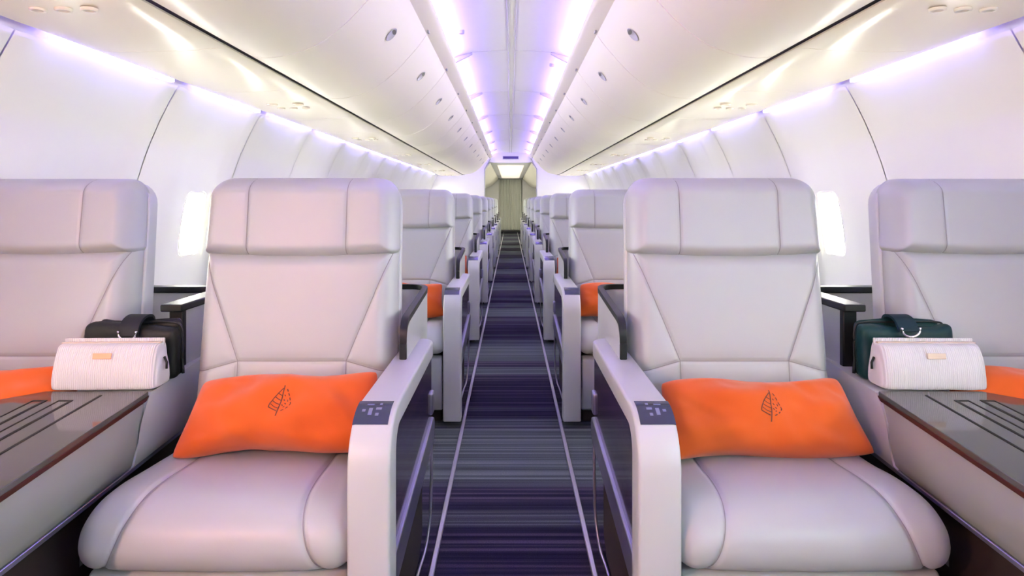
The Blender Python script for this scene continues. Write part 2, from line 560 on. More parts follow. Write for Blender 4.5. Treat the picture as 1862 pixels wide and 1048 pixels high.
# overhead bins
bprof = catmull([(0.992, 1.672), (0.93, 1.668), (0.84, 1.683), (0.74, 1.722), (0.64, 1.797), (0.555, 1.885), (0.49, 1.962), (0.455, 2.012)], 4)
def bin_prof(s): return [(s * x, z) for x, z in (bprof if s < 0 else bprof)]
for s in (-1, 1):
    pr = [(s * x, z) for x, z in bprof]
    if s > 0: pr = pr[::-1]
    door = handle = rec = latch = None
    hx, hz = 0.555, 1.885
    tx, tz = (0.49 - 0.64), (1.962 - 1.797)
    tl = math.hypot(tx, tz); tx /= tl; tz /= tl          # tangent of the door at the handle
    nx, nz = -tz, -tx * -1                                # rough outward (towards aisle, down)
    nx, nz = -tz, tx
    for k in range(0, 14):
        y = k - 0.5
        row = tag(empty('overhead_bin', (0, y, 0)), None, 'overhead bin', 'overhead bins along the ceiling')
        if k >= 1:
            row['label'] = ('white curved overhead bin on the %s of the aisle ceiling, %s along from the viewer' % (SIDE[s], ORD[k].replace('front', 'first')))
        else:
            row['label'] = 'white curved overhead bin on the %s directly above the viewer' % SIDE[s]
        if door is None:
            d = extrude_y('door', pr, 0.004, 0.996, 'bin_white', row, 0.014); door = d.data
            # recessed oval latch: cup rim, dark recess, grey paddle
            def oval(a, b, depth, n=28):
                out = []
                for q in range(n):
                    t = 2 * math.pi * q / n
                    u, w = a * math.cos(t), b * math.sin(t)
                    out.append((s * (hx + tx * w + nx * depth), 0.5 + u, hz + tz * w + nz * depth))
                return out
            n = 28
            v = oval(0.046, 0.036, 0.003) + oval(0.043, 0.033, 0.005) + oval(0.041, 0.031, 0.003)
            f = [(a * n + q, a * n + (q + 1) % n, (a + 1) * n + (q + 1) % n, (a + 1) * n + q) for a in (0, 1) for q in range(n)]
            f.append(tuple(2 * n + q for q in range(n)))
            hd = from_py('handle', v, f, 'handle_grey', row); handle = hd.data
            v2 = []
            for q in range(20):
                t = 2 * math.pi * q / 20
                u, w = 0.036 * math.cos(t), 0.010 * math.sin(t) + 0.017
                v2.append((s * (hx + tx * w + nx * 0.0045), 0.5 + u, hz + tz * w + nz * 0.0045))
            rc = from_py('finger_recess', v2, [tuple(range(20))], 'handle_dark', hd); rec = rc.data
        else:
            link('door', door, None, row, False)
            hd = link('handle', handle, None, row, False)
            link('finger_recess', rec, None, hd, False)
    # lip between the bins and the light cove, carrying the hidden lamps
    lip = [(0.456, 2.014), (0.428, 2.028), (0.398, 2.046), (0.384, 2.058), (0.380, 2.066)]
    lp = [(s * x, z) for x, z in lip]
    if s > 0: lp = lp[::-1]
    o = extrude_y('trim_%d' % (1 if s < 0 else 2), lp, Y0, 13.85, 'bin_white', None, 0.006)
    tag(o, kind='structure')
    for k in range(1, 14):
        box('marker', s * 0.447, s * 0.436, k + 0.44, k + 0.475, 2.008, 2.020, 'handle_grey', o, 0.001, 1)
    # bin continuation behind the viewer
    o = extrude_y('trim_%d' % (3 if s < 0 else 4), pr, Y0, -0.503, 'bin_white', None, 0.014); tag(o, kind='structure')
    # dark joint between the bins and the service panels
    o = box('trim_%d' % (5 if s < 0 else 6), s * 0.975, s * 1.03, Y0, 13.85, 1.676, 1.70, 'dark_gap', None, 0)
    tag(o, kind='structure')
    # service panels
    pp = [(1.006, 1.664), (1.012, 1.660), (1.10, 1.652), (1.25, 1.646), (1.40, 1.646), (1.468, 1.652), (1.476, 1.662)]
    pq = [(s * x, z) for x, z in pp]
    if s < 0: pq = pq[::-1]
    o = extrude_y('trim_%d' % (7 if s < 0 else 8), pq, Y0, 0.397, 'psu_white', None, 0.01); tag(o, kind='structure')
    y = 0.40; k = 0
    meshes = {}
    while y < 13.4:
        ln = 0.85 if k % 2 == 0 else 1.05
        ln = min(ln, 13.85 - y)
        t = tag(empty('service_panel', (0, y, 0)), '%s ceiling service panel under the %s bins, %s from the viewer' % ('plain' if k % 2 == 0 else 'vented', SIDE[s], ORD[k // 2 + 1].replace('front', 'first')), 'service panel', 'service panels under the bins')
        key = round(ln, 3)
        if key not in meshes:
            meshes[key] = extrude_y('panel', pq, 0.002, ln - 0.002, 'psu_white', t, 0.01).data
        else:
            link('panel', meshes[key], None, t, False)
        if k % 2 == 1:
            for (ax, dy, r) in ((1.16, 0.40, 0.030), (1.30, 0.40, 0.030), (1.16, 0.54, 0.022), (1.23, 0.54, 0.022), (1.30, 0.54, 0.022)):
                n = 16
                v = []
                for (rr, z) in ((r, 1.6475), (r * 0.94, 1.640), (r * 0.62, 1.640), (r * 0.5, 1.646)):
                    for q in range(n):
                        a = 2 * math.pi * q / n
                        v.append((s * ax + rr * math.cos(a), dy + rr * math.sin(a), z))
                f = [(a * n + q, a * n + (q + 1) % n, (a + 1) * n + (q + 1) % n, (a + 1) * n + q) for a in range(3) for q in range(n)]
                f.append(tuple(3 * n + q for q in range(n)))
                nm = 'air_nozzle' if r > 0.025 else 'reading_light'
                from_py(nm, v, f, 'psu_white' if r > 0.025 else 'bin_white', t)
        y += ln; k += 1

# partition at the end of the front cabin, the lower ceiling beyond, rear wall and curtain
PY = 13.85
for s in (-1, 1):
    pts = [(0.56, 0.0), (0.56, 1.80), (0.44, 2.02), (0.44, 2.20), (0.95, 2.36), (1.35, 1.95), (1.62, 1.55), (1.79, 1.0), (1.80, 0.7), (1.70, 0.1), (1.66, 0.0)]
    w = tag(prism('wall_partition_' + SIDE[s], [(s * x, z) for x, z in pts], 'Y', PY, PY + 0.05, 'wall_white', None, 0.004), kind='structure')
    prism('edge_trim', [(s * 0.56, 0.0), (s * 0.56, 1.80), (s * 0.44, 2.02), (s * 0.425, 2.01), (s * 0.542, 1.795), (s * 0.542, 0.0)], 'Y', PY - 0.012, PY + 0.062, 'plastic_white', w, 0.003)
    pr = [(s * (x - 0.02), z - 0.08) for x, z in bprof]
    if s > 0: pr = pr[::-1]
    b = tag(extrude_y('overhead_bin', pr, PY + 0.06, 23.4, 'bin_white', None, 0.014), 'far run of overhead bins on the %s beyond the partition' % SIDE[s], 'overhead bin', 'overhead bins along the ceiling')
    o = tag(extrude_y('trim_%d' % (9 if s < 0 else 10), [(s * 0.97, 1.60), (s * 1.60, 1.60)][::s], PY + 0.06, 23.4, 'psu_white', None, 0.01), kind='structure')
dc = tag(prism('ceiling_rear', [(-0.50, 1.96), (-0.36, 1.935), (0.36, 1.935), (0.50, 1.96), (0.50, 2.2), (-0.50, 2.2)], 'Y', PY + 0.02, 23.5, 'ceiling_white', None, 0.004), kind='structure')
rear_fill = box('light_strip', -0.30, 0.30, PY + 1.0, 23.0, 1.926, 1.934, 'lamp_glow', dc, 0.001, 1)  # glowing strip added to brighten the rear zone, not a real fixture
sg = tag(empty('exit_sign', (0, PY - 0.02, 2.04)), 'small dark violet sign on the ceiling fascia above the far aisle', 'sign')
box('sign_face', -0.16, 0.16, -0.02, 0.0, -0.025, 0.025, 'sign_violet', sg, 0.004)
box('sign_bracket', -0.17, 0.17, 0.0, 0.038, -0.035, 0.035, 'plastic_white', sg, 0.004)
wr = tag(box('wall_rear', -1.8, 1.8, Y1 - 0.05, Y1 + 0.05, 0, 2.6, 'wall_white', None, 0), kind='structure')
for s in (-1, 1):
    w = tag(box('wall_closet_' + SIDE[s], s * 0.42, s * 1.75, 23.5, 23.56, 0, 2.2, 'wall_white', None, 0.004), kind='structure')
hb = tag(box('trim_11', -0.45, 0.45, 23.40, 23.52, 1.90, 2.02, 'plastic_white', None, 0.01), kind='structure')
# pleated curtain
v, f = [], []
nx_, nz_ = 96, 8
for j in range(nz_ + 1):
    z = 0.09 + (1.90 - 0.09) * j / nz_
    for i in range(nx_ + 1):
        x = -0.41 + 0.82 * i / nx_
        y = 0.035 * math.sin(x * 62 + 0.6 * math.sin(x * 17)) * (0.75 + 0.25 * math.sin(z * 2 + x * 9))
        v.append((x, 23.62 + y, z))
for j in range(nz_):
    for i in range(nx_):
        a = j * (nx_ + 1) + i
        f.append((a, a + 1, a + nx_ + 2, a + nx_ + 1))
cu = empty('curtain', (0, 0, 0))
from_py('fabric', v, f, 'curtain_cloth', cu)
tube('rod', [(-0.44, 23.62, 1.925), (0.44, 23.62, 1.925)], 0.014, 'rail_metal', cu)
tag(cu, 'pale grey-green pleated curtain closing the far end of the aisle', 'curtain')

# floor tracks along the aisle
for i, s in enumerate((-1, 1)):
    t = tag(prism('trim_%d' % (12 + i), [(s * 0.236, 0.0), (s * 0.239, 0.005), (s * 0.251, 0.005), (s * 0.254, 0.0)], 'Y', Y0, 23.4, 'rail_metal', None, 0.001), kind='structure')

# ------------------------------------------------------------------ seats
ROWP = 1.90
AX = 0.62                                    # aisle seat centre from the cabin axis
WX = 1.42                                    # window seat centre
TILT = 0.13
def tilt_y(z): return -(1.19 - z) * TILT

def slab(name, z0, z1, hw0, hw1, T, r, rct, rcb, seams, nu, nv, m, parent, ybase, sag=0.0, back=0.03, gd=0.007, gs=0.0045, puff=0.0, xs_extra=()):
    zs = []
    for k in range(nv + 1):
        zs.append(z0 + (z1 - z0) * k / nv)
    for k in range(1, 8):
        zs.append(z1 - rct + rct * math.sin(k / 8 * math.pi / 2))
        if rcb > 0: zs.append(z0 + rcb - rcb * math.sin(k / 8 * math.pi / 2))
    for q in (0.0015, 0.004, 0.008, 0.013): zs += [z0 + q, z1 - q]
    zs = sorted(set(round(z, 5) for z in zs))
    us = [-1 + 2 * k / nu for k in range(nu + 1)]
    us = sorted(set([round(math.copysign(1 - (1 - abs(u)) ** 1.25, u), 5) for u in us] + [round(x, 5) for x in xs_extra]))
    def hw(z):
        t = (z - z0) / (z1 - z0)
        h = hw0 + (hw1 - hw0) * t
        dt = z1 - z
        if dt < rct: h -= rct - math.sqrt(max(0, rct ** 2 - (rct - dt) ** 2))
        db = z - z0
        if rcb > 0 and db < rcb: h -= rcb - math.sqrt(max(0, rcb ** 2 - (rcb - db) ** 2))
        return h
    def sdf(x, z):
        t = (z - z0) / (z1 - z0)
        h = hw0 + (hw1 - hw0) * t
        ax = abs(x)
        if z > z1 - rct and ax > h - rct:
            return rct - math.hypot(z - (z1 - rct), ax - (h - rct))
        if rcb > 0 and z < z0 + rcb and ax > h - rcb:
            return rcb - math.hypot((z0 + rcb) - z, ax - (h - rcb))
        return min(h - ax, z1 - z, z - z0)
    v, f = [], []
    for z in zs:
        h = hw(z)
        for u in us:
            x = u * h
            e = max(0, sdf(x, z))
            q = min(e / r, 1)
            y = -T * math.sqrt(max(0, 1 - (1 - q) ** 2))
            y -= puff * (1 - u * u) * (1 - ((z - z0) / (z1 - z0) * 2 - 1) ** 2)
            g = 0
            for a, b in seams:
                g = max(g, math.exp(-(seg_dist(x, z, a, b) / gs) ** 2), 0.35 * math.exp(-(seg_dist(x, z, a, b) / (gs * 4)) ** 2))
            y += gd * g
            zz = z - sag * (1 - (x / hw0) ** 2) * (1 - (z - z0) / (z1 - z0))
            v.append((x, ybase + y + tilt_y(zz), zz))
    nr, nc = len(zs), len(us)
    for j in range(nr - 1):
        for i in range(nc - 1):
            a = j * nc + i
            f.append((a, a + 1, a + nc + 1, a + nc))
    loop = [i for i in range(nc)] + [j * nc + nc - 1 for j in range(1, nr)] + [(nr - 1) * nc + i for i in range(nc - 2, -1, -1)] + [j * nc for j in range(nr - 2, 0, -1)]
    b0 = len(v)
    for q in loop: v.append((v[q][0], v[q][1] + back, v[q][2]))
    L = len(loop)
    for k in range(L):
        f.append((loop[k], b0 + k, b0 + (k + 1) % L, loop[(k + 1) % L]))
    f.append(tuple(b0 + k for k in range(L)))
    o = from_py(name, v, f, m, parent, True)
    def front(x, z):
        e = max(0, sdf(x, z)); q = min(e / r, 1)
        u = x / hw(z)
        y = -T * math.sqrt(max(0, 1 - (1 - q) ** 2)) - puff * (1 - u * u) * (1 - ((z - z0) / (z1 - z0) * 2 - 1) ** 2) + gd
        zz = z - sag * (1 - (x / hw0) ** 2) * (1 - (z - z0) / (z1 - z0))
        return (x, ybase + y + tilt_y(zz) - 0.0024, zz)
    for a, b in seams:
        v, f = [], []
        P = [(a[0] + (b[0] - a[0]) * k / 40, a[1] + (b[1] - a[1]) * k / 40) for k in range(41)]
        P = [p for p in P if z0 + 0.001 < p[1] < z1 - 0.001 and abs(p[0]) < hw(p[1]) - 0.002]
        l = math.hypot(b[0] - a[0], b[1] - a[1]); nx, nz = -(b[1] - a[1]) / l * 0.0011, (b[0] - a[0]) / l * 0.0011
        b0 = len(v)
        for p in P:
            c = front(*p)
            v += [(c[0] - nx, c[1], c[2] - nz), (c[0] + nx, c[1], c[2] + nz)]
        f += [(b0 + 2 * k, b0 + 2 * k + 1, b0 + 2 * k + 3, b0 + 2 * k + 2) for k in range(len(P) - 1)]
        from_py('seam', v, f, 'seam_thread', o, True)
    return o

def build_backrest(root):
    sm = []
    for s in (-1, 1):
        sm += [((s * 0.272, 0.975), (s * 0.152, 0.672)), ((s * 0.152, 0.672), (s * 0.292, 0.632)), ((s * 0.152, 0.672), (s * 0.150, 0.42))]
    sm.append(((-0.152, 0.672), (0.152, 0.672)))
    slab('backrest', 0.40, 0.985, 0.288, 0.276, 0.085, 0.05, 0.02, 0.03, sm, 130, 130, 'leather', root, 0.085, back=0.02, puff=0.006)
    hs = [((s * 0.142, 0.93), (s * 0.142, 1.20)) for s in (-1, 1)]
    slab('headrest', 0.962, 1.19, 0.282, 0.274, 0.10, 0.045, 0.062, 0.02, hs, 130, 60, 'leather', root, 0.088, sag=0.016, back=0.025, gd=0.006)
    # hard shell behind the cushions
    pts = []
    def oc(cx, cz, r, a0, a1, n=6):
        return [(cx + r * math.cos(math.radians(a0 + (a1 - a0) * k / n)), cz + r * math.sin(math.radians(a0 + (a1 - a0) * k / n))) for k in range(n + 1)]
    pts = [(-0.29, 0.36), (0.29, 0.36)] + oc(0.283 - 0.07, 1.183 - 0.07, 0.07, 0, 90) + oc(-0.283 + 0.07, 1.183 - 0.07, 0.07, 90, 180)
    bm = bmesh.new()
    fr = [bm.verts.new((x, 0.098 + tilt_y(z), z)) for x, z in pts]
    bk_ = [bm.verts.new((x * 0.97, 0.165 + tilt_y(z) * 0.8, z - 0.004)) for x, z in pts]
    n = len(pts)
    bm.faces.new(fr); bm.faces.new(bk_[::-1])
    for k in range(n): bm.faces.new([fr[k], bk_[k], bk_[(k + 1) % n], fr[(k + 1) % n]])
    bmesh.ops.recalc_face_normals(bm, faces=bm.faces[:])
    bevel_shaded(bm, 0.010, 3, 50)
    sharp_normals(from_bm('back_shell', bm, 'plastic_white', root, False), 60)

def build_cushion(root):
    prof = catmull([(0.03, 0.470), (-0.12, 0.472), (-0.28, 0.478), (-0.42, 0.487), (-0.50, 0.480), (-0.552, 0.450), (-0.570, 0.408), (-0.562, 0.372), (-0.535, 0.357), (-0.48, 0.352)], 8)
    n = len(prof)
    HW, R = 0.292, 0.055
    nu = 110
    us = [-1 + 2 * k / nu for k in range(nu + 1)]
    us = [math.copysign(1 - (1 - abs(u)) ** 1.2, u) for u in us]
    # seam line |x| as a function of the profile parameter
    def seam_x(t):
        if t < 0.42: return 0.163 + 0.012 * t / 0.42
        q = (t - 0.42) / 0.58
        return 0.175 + 0.085 * q ** 1.5
    v, f = [], []
    for i, (y, z) in enumerate(prof):
        a = prof[max(i - 1, 0)]; b = prof[min(i + 1, n - 1)]
        ty, tz = b[0] - a[0], b[1] - a[1]
        l = math.hypot(ty, tz); ty /= l; tz /= l
        ny, nz = tz, -ty                                    # outward
        if nz < 0 and i < n // 2: ny, nz = -ny, -nz
        t = i / (n - 1)
        for u in us:
            x = u * HW * (1 - 0.03 * (1 - smooth01(t * 3)))
            e = HW * (1 - abs(u))
            q = min(e / R, 1)
            drop = R * (1 - math.sqrt(max(0, 1 - (1 - q) ** 2)))
            dx = abs(x) - seam_x(t)
            g = 0.006 * math.exp(-(dx / 0.0048) ** 2) + 0.0022 * math.exp(-(dx / 0.02) ** 2)
            pf = 0.006 * (1 - (x / HW) ** 2)
            wr_ = 0.0022 * noise.noise(Vector((x * 9, y * 14, 1.7))) * smooth01((0.45 - t) / 0.3)
            d = -drop - g + pf + wr_
            v.append((x, y + ny * d, z + nz * d))
    nc = len(us)
    for i in range(n - 1):
        for k in range(nc - 1):
            a = i * nc + k
            f.append((a, a + 1, a + nc + 1, a + nc))
    for k in (0, nc - 1):                                   # side skirts
        b0 = len(v)
        for i in range(n):
            p = v[i * nc + k]
            v.append((p[0], max(p[1], -0.53), 0.352))
        for i in range(n - 1):
            f.append((i * nc + k, (i + 1) * nc + k, b0 + i + 1, b0 + i))
    o = from_py('seat_cushion', v, f, 'leather', root, True)
    for sg_ in (-1, 1):
        v, f = [], []
        b0 = 0
        for i, (y, z) in enumerate(prof):
            a = prof[max(i - 1, 0)]; b = prof[min(i + 1, n - 1)]
            ty, tz = b[0] - a[0], b[1] - a[1]
            l = math.hypot(ty, tz); ty /= l; tz /= l
            ny, nz = tz, -ty
            if nz < 0 and i < n // 2: ny, nz = -ny, -nz
            x = seam_x(i / (n - 1))
            e = HW - x; q = min(e / R, 1)
            d = -R * (1 - math.sqrt(max(0, 1 - (1 - q) ** 2))) - 0.0082 + 0.006 * (1 - (x / HW) ** 2) + 0.0032
            for w in (-0.0011, 0.0011): v.append((sg_ * x + w, y + ny * d, z + nz * d))
        f += [(b0 + 2 * k, b0 + 2 * k + 1, b0 + 2 * k + 3, b0 + 2 * k + 2) for k in range(n - 1)]
        from_py('seam', v, f, 'seam_thread', o, True)
    return o

def arc(cy, cz, r, a0, a1, n=8):
    return [(cy + r * math.cos(math.radians(a0 + (a1 - a0) * k / n)), cz + r * math.sin(math.radians(a0 + (a1 - a0) * k / n))) for k in range(n + 1)]

def build_common(root):
    build_backrest(root)
    build_cushion(root)
    prism('leg_rest', [(-0.525, 0.345), (-0.545, 0.33), (-0.545, 0.20), (-0.525, 0.075), (-0.50, 0.065), (-0.49, 0.345)], 'X', -0.272, 0.272, 'leather', root, 0.010, 3)
    prism('seat_base', [(-0.47, 0.0), (-0.47, 0.345), (0.10, 0.345), (0.30, 0.35), (0.30, 0.0)], 'X', -0.262, 0.262, 'void', root, 0.006)

def build_aisle_seat(s):
    root = empty('airline_seat', (s * AX, ROWP, 0))
    build_common(root)
    X = lambda ax: s * (ax - AX)
    # armrest: front post rounding into the long flat top
    yf, yr, zt, R = -0.575, 0.215, 0.678, 0.115
    outer = [(yf, 0.03)] + arc(yf + R, zt - R, R, 180, 90, 12) + [(yr, zt)]
    inner = [(yr, zt - 0.050)] + arc(yf + 0.078 + 0.05, zt - 0.050 - 0.05, 0.05, 90, 180, 8) + [(yf + 0.078, 0.03)]
    bm = bmesh.new()
    pts = outer + inner
    lo = [bm.verts.new((X(0.252), y, z)) for y, z in pts]
    hi = [bm.verts.new((X(0.340), y, z)) for y, z in pts]
    n = len(pts)
    bm.faces.new(lo); bm.faces.new(hi[::-1])
    for i in range(n): bm.faces.new([lo[i], hi[i], hi[(i + 1) % n], lo[(i + 1) % n]])
    bmesh.ops.recalc_face_normals(bm, faces=bm.faces[:])
    bm.edges.ensure_lookup_table()
    ed = [e for e in bm.edges if all(abs(q.co.y - yr) < 1e-5 and abs(q.co.x - X(0.252)) < 1e-5 for q in e.verts)]
    bmesh.ops.bevel(bm, geom=ed, offset=0.055, segments=7, profile=0.5, affect='EDGES')
    bevel_shaded(bm, 0.007, 3, 50)
    arm = sharp_normals(from_bm('armrest', bm, 'plastic_white', root, False), 45)
    # control pad let into the arm
    def on_arm(y, up):                          # height of the arm's upper side at y
        cy, cz = yf + R, zt - R
        if y >= cy: return (y, zt + up)
        a = math.acos(min(1, (cy - y) / R))
        return (cy - (R + up) * math.cos(a), cz + (R + up) * math.sin(a))
    def pad(name, a0, a1, y0, y1, up, m, parent, n=8):
        v, f = [], []
        for k in range(n + 1):
            y = y0 + (y1 - y0) * k / n
            for ax, u in ((a0, up), (a1, up), (a1, -0.002), (a0, -0.002)):
                p = on_arm(y, u)
                v.append((X(ax), p[0], p[1]))
        for k in range(n):
            for q in range(4):
                f.append((4 * k + q, 4 * k + (q + 1) % 4, 4 * k + 4 + (q + 1) % 4, 4 * k + 4 + q))
        f.append((0, 1, 2, 3)); f.append(tuple(4 * n + q for q in range(4)))
        return sharp_normals(from_py(name, v, f, m, parent), 40)
    cpn = pad('control_panel', 0.264, 0.3385, -0.532, -0.458, 0.0012, 'control_glass', arm)
    for (a0, a1, y0, y1) in ((0.285, 0.291, -0.480, -0.472), (0.303, 0.318, -0.480, -0.475), (0.284, 0.296, -0.497, -0.490), (0.303, 0.311, -0.512, -0.492), (0.318, 0.325, -0.503, -0.496), (0.288, 0.295, -0.514, -0.507)):
        pad('button', a0, a1, y0, y1, 0.0018, 'icon_print', cpn, 3)
    # dark glossy side panel, metal band, skirt, bracket
    prism('side_panel', [(yf + 0.07, 0.33), (yf + 0.07, 0.60), (yf + 0.11, 0.64), (yr - 0.008, 0.64), (yr - 0.008, 0.40)], 'X', X(0.262), X(0.330), 'dark_veneer', root, 0.002, 1)
    prism('band', [(yf + 0.06, 0.285), (yf + 0.06, 0.362), (yr - 0.03, 0.428)] + arc(yr - 0.02, 0.398, 0.03, 80, -40, 5) + [(yr - 0.02, 0.350)], 'X', X(0.253), X(0.29), 'band_metal', root, 0.004, 2)
    prism('skirt', [(yf + 0.06, 0.012), (yf + 0.06, 0.295), (yr - 0.02, 0.355), (yr - 0.02, 0.06), (yr - 0.08, 0.012)], 'X', X(0.29), X(0.345), 'void', root, 0.003, 1)
    box('bracket', X(0.254), X(0.272), yr - 0.035, yr + 0.012, 0.438, 0.508, 'band_metal', root, 0.006, 2)
    path = catmull([(X(0.262), yr - 0.005, 0.35), (X(0.263), yr - 0.005, 0.22), (X(0.266), yr - 0.012, 0.10), (X(0.275), yr - 0.06, 0.025), (X(0.283), yr - 0.20, 0.012), (X(0.286), yf + 0.10, 0.012)], 6)
    tube('skirt_trim', path, 0.0045, 'rail_metal', root, 8)
    # fixed shell: transverse back and the wing that comes forward beside the seat back
    base = [(0.985, 0.46)] + [(0.985 - (0.985 - 0.373) * k / 4, 0.46) for k in range(1, 5)]
    base += [(0.373 + 0.075 * math.cos(math.radians(a)), 0.385 + 0.075 * math.sin(math.radians(a))) for a in range(105, 181, 15)]
    base += [(0.298, y) for y in (0.36, 0.32, 0.28, 0.22, 0.15, 0.08, 0.02, -0.02, -0.04, -0.055, -0.066, -0.072, -0.075)]
    th = 0.015
    def ztop(ax, y):
        if y > 0.44: return 0.806
        t = (0.44 - y) / 0.515
        z = 0.806 - 0.034 * t
        d = y + 0.075
        if d < 0.05: z -= 0.05 - math.sqrt(max(0, 0.05 ** 2 - (0.05 - d) ** 2))
        return z
    def sweep(name, zb, zt_, o, i_, m, parent):
        v, f = [], []
        nb = len(base)
        for k, (ax, y) in enumerate(base):
            a = base[max(k - 1, 0)]; b = base[min(k + 1, nb - 1)]
            dx, dy = b[0] - a[0], b[1] - a[1]
            l = math.hypot(dx, dy); nx, ny = dy / l, -dx / l          # to the seat side or away
            if (0.62 - ax) * nx + (0.0 - y) * ny < 0: nx, ny = -nx, -ny   # inward
            zz0, zz1 = zb(ax, y), zt_(ax, y)
            for (off, z) in ((o, zz0), (o, zz1), (i_, zz1), (i_, zz0)):
                v.append((X(ax + nx * off), y + ny * off, z))
        for k in range(nb - 1):
            for q in range(4):
                a, b = k * 4 + q, k * 4 + (q + 1) % 4
                f.append((a, b, b + 4, a + 4))
        f.append((0, 1, 2, 3)); e = (nb - 1) * 4
        f.append((e, e + 1, e + 2, e + 3))
        bm = bmesh.new()
        vs = [bm.verts.new(p) for p in v]
        for q in f: bm.faces.new([vs[i] for i in q])
        bmesh.ops.recalc_face_normals(bm, faces=bm.faces[:])
        return sharp_normals(from_bm(name, bm, m, parent), 35)
    sh = sweep('shell', lambda a, y: 0.30 if y > 0.45 else (0.60 if y > 0.225 else 0.6775), ztop, 0.0, th, 'plastic_white', root)
    # grey lining
    sweep('shell_lining', lambda a, y: 0.32 if y > 0.45 else (0.61 if y > 0.225 else 0.679), lambda a, y: ztop(a, y) - 0.004, th, th + 0.003, 'shell_grey', sh)
    sweep('top_trim', lambda a, y: ztop(a, y) - 0.001, lambda a, y: ztop(a, y) + 0.016, -0.001, th + 0.004, 'dark_trim', sh)
    prism('front_trim', [(-0.083, 0.679), (-0.073, 0.679), (-0.073, 0.722), (-0.083, 0.724)], 'X', X(0.2965), X(0.3165), 'dark_trim', sh, 0.002, 1)
    return root

def build_window_seat(s):
    root = empty('airline_seat', (s * WX, ROWP + 0.06, 0))
    build_common(root)
    X = lambda ax: s * (ax - WX)
    p = box('rear_screen', X(1.05), X(1.70), 0.40, 0.43, 0.30, 0.79, 'shell_grey', root, 0.004)
    box('screen_trim', X(1.04), X(1.712), 0.39, 0.44, 0.79, 0.812, 'dark_trim', p, 0.004)
    return root

NROW = 9
seats_aisle = {s: build_aisle_seat(s) for s in (-1, 1)}
seats_win = {s: build_window_seat(s) for s in (-1, 1)}

# ------------------------------------------------------------------ centre consoles between aisle and window seats
CX = 1.06
def build_console(s):
    root = empty('side_console', (s * CX, ROWP, 0))
    X = lambda ax: s * (ax - CX)
    D = lambda d: d - ROWP
    at = lambda d: 0.885 + (d - 1.12) * 0.1155
    ab = lambda d: 0.924 + (d - 1.18) * 0.055
    def body(name, d0f, d1, top, extra, m, nd):
        cs = []
        for k in range(9):
            t = k / 8
            cs.append((t, top + (0.462 - top) * t))
        v, f = [], []
        for i in range(nd + 1):
            for (t, z) in cs:
                d = d0f(z) + (d1 - d0f(z)) * i / nd
                ax = at(d) * (1 - t) + ab(d) * t - extra - 0.010 * math.sin(math.pi * t)
                v.append((X(ax), D(d), z))
            d = d0f(0.47) + (d1 - d0f(0.47)) * i / nd
            v.append((X(ab(d) + 0.012 - extra), D(d), 0.450))
            v.append((X(1.115), D(d), 0.450)); v.append((X(1.115), D(d0f(top) + (d1 - d0f(top)) * i / nd), top))
        n = len(cs) + 3
        for i in range(nd):
            for k in range(n):
                a, b = i * n + k, i * n + (k + 1) % n
                f.append((a, b, b + n, a + n))
        f.append(tuple(range(n))); f.append(tuple(nd * n + k for k in range(n)))
        return sharp_normals(from_py(name, v, f, m, root), 40)
    body('side_body', lambda z: 1.05, 1.70, 0.604, 0.0, 'console_grey', 8)
    def front_curve(z):
        t = max(0, (z - 0.53) / 0.09)
        return 1.625 + 0.085 * t * t
    body('end_body', front_curve, 2.345, 0.620, 0.006, 'plastic_white', 12)
    prism('lower_trim', [(X(ab(1.06) + 0.004), D(1.06)), (X(ab(2.34) + 0.004), D(2.34)), (X(ab(2.34) + 0.03), D(2.34)), (X(ab(1.06) + 0.03), D(1.06))], 'Z', 0.440, 0.452, 'band_metal', root, 0.002, 1)
    prism('plinth', [(X(0.985), D(1.06)), (X(1.03), D(2.34)), (X(1.115), D(2.34)), (X(1.115), D(1.06))], 'Z', 0.0, 0.442, 'void', root, 0.003, 1)
    # glossy table leaf
    pl = [(at(1.70) - 0.004, 1.70), (at(1.06) - 0.004, 1.06), (1.29, 1.06), (1.29, 1.62), (1.215, 1.70)]
    tt = prism('table_top', [(X(a), D(d)) for a, d in pl], 'Z', 0.6125, 0.6260, 'table', root, 0.0015, 1)
    pe = [(at(1.70) - 0.006, 1.702), (at(1.06) - 0.006, 1.055), (1.292, 1.055), (1.292, 1.622), (1.217, 1.702)]
    prism('table_edge', [(X(a), D(d)) for a, d in pe], 'Z', 0.6040, 0.6145, 'table_edge', tt, 0.001, 1)
    pt = lambda o, d: (X(0.952 + o + (d - 1.70) * 0.1155), D(d))
    def bar(o0, o1, d0, d1):
        prism('groove_bar', [pt(o0, d0), pt(o1, d0), pt(o1, d1), pt(o0, d1)], 'Z', 0.6255, 0.6270, 'dark_gap', tt, 0)
    bar(0.098, 0.104, 1.08, 1.664)
    for o in (0.148, 0.212):
        bar(o, o + 0.007, 1.08, 1.622)
        bar(o, o + 0.036, 1.615, 1.622)
        bar(o + 0.033, o + 0.036, 1.08, 1.615)
    # divider with dark cap
    dv = box('divider', X(1.004), X(1.034), D(2.0), D(2.36), 0.618, 0.792, 'plastic_white', root, 0.003)
    box('divider_post', X(0.998), X(1.040), D(1.978), D(2.002), 0.618, 0.792, 'dark_trim', dv, 0.004)
    box('divider_cap', X(0.985), X(1.050), D(1.945), D(2.36), 0.790, 0.812, 'dark_trim', dv, 0.004)
    return root
consoles = {s: build_console(s) for s in (-1, 1)}

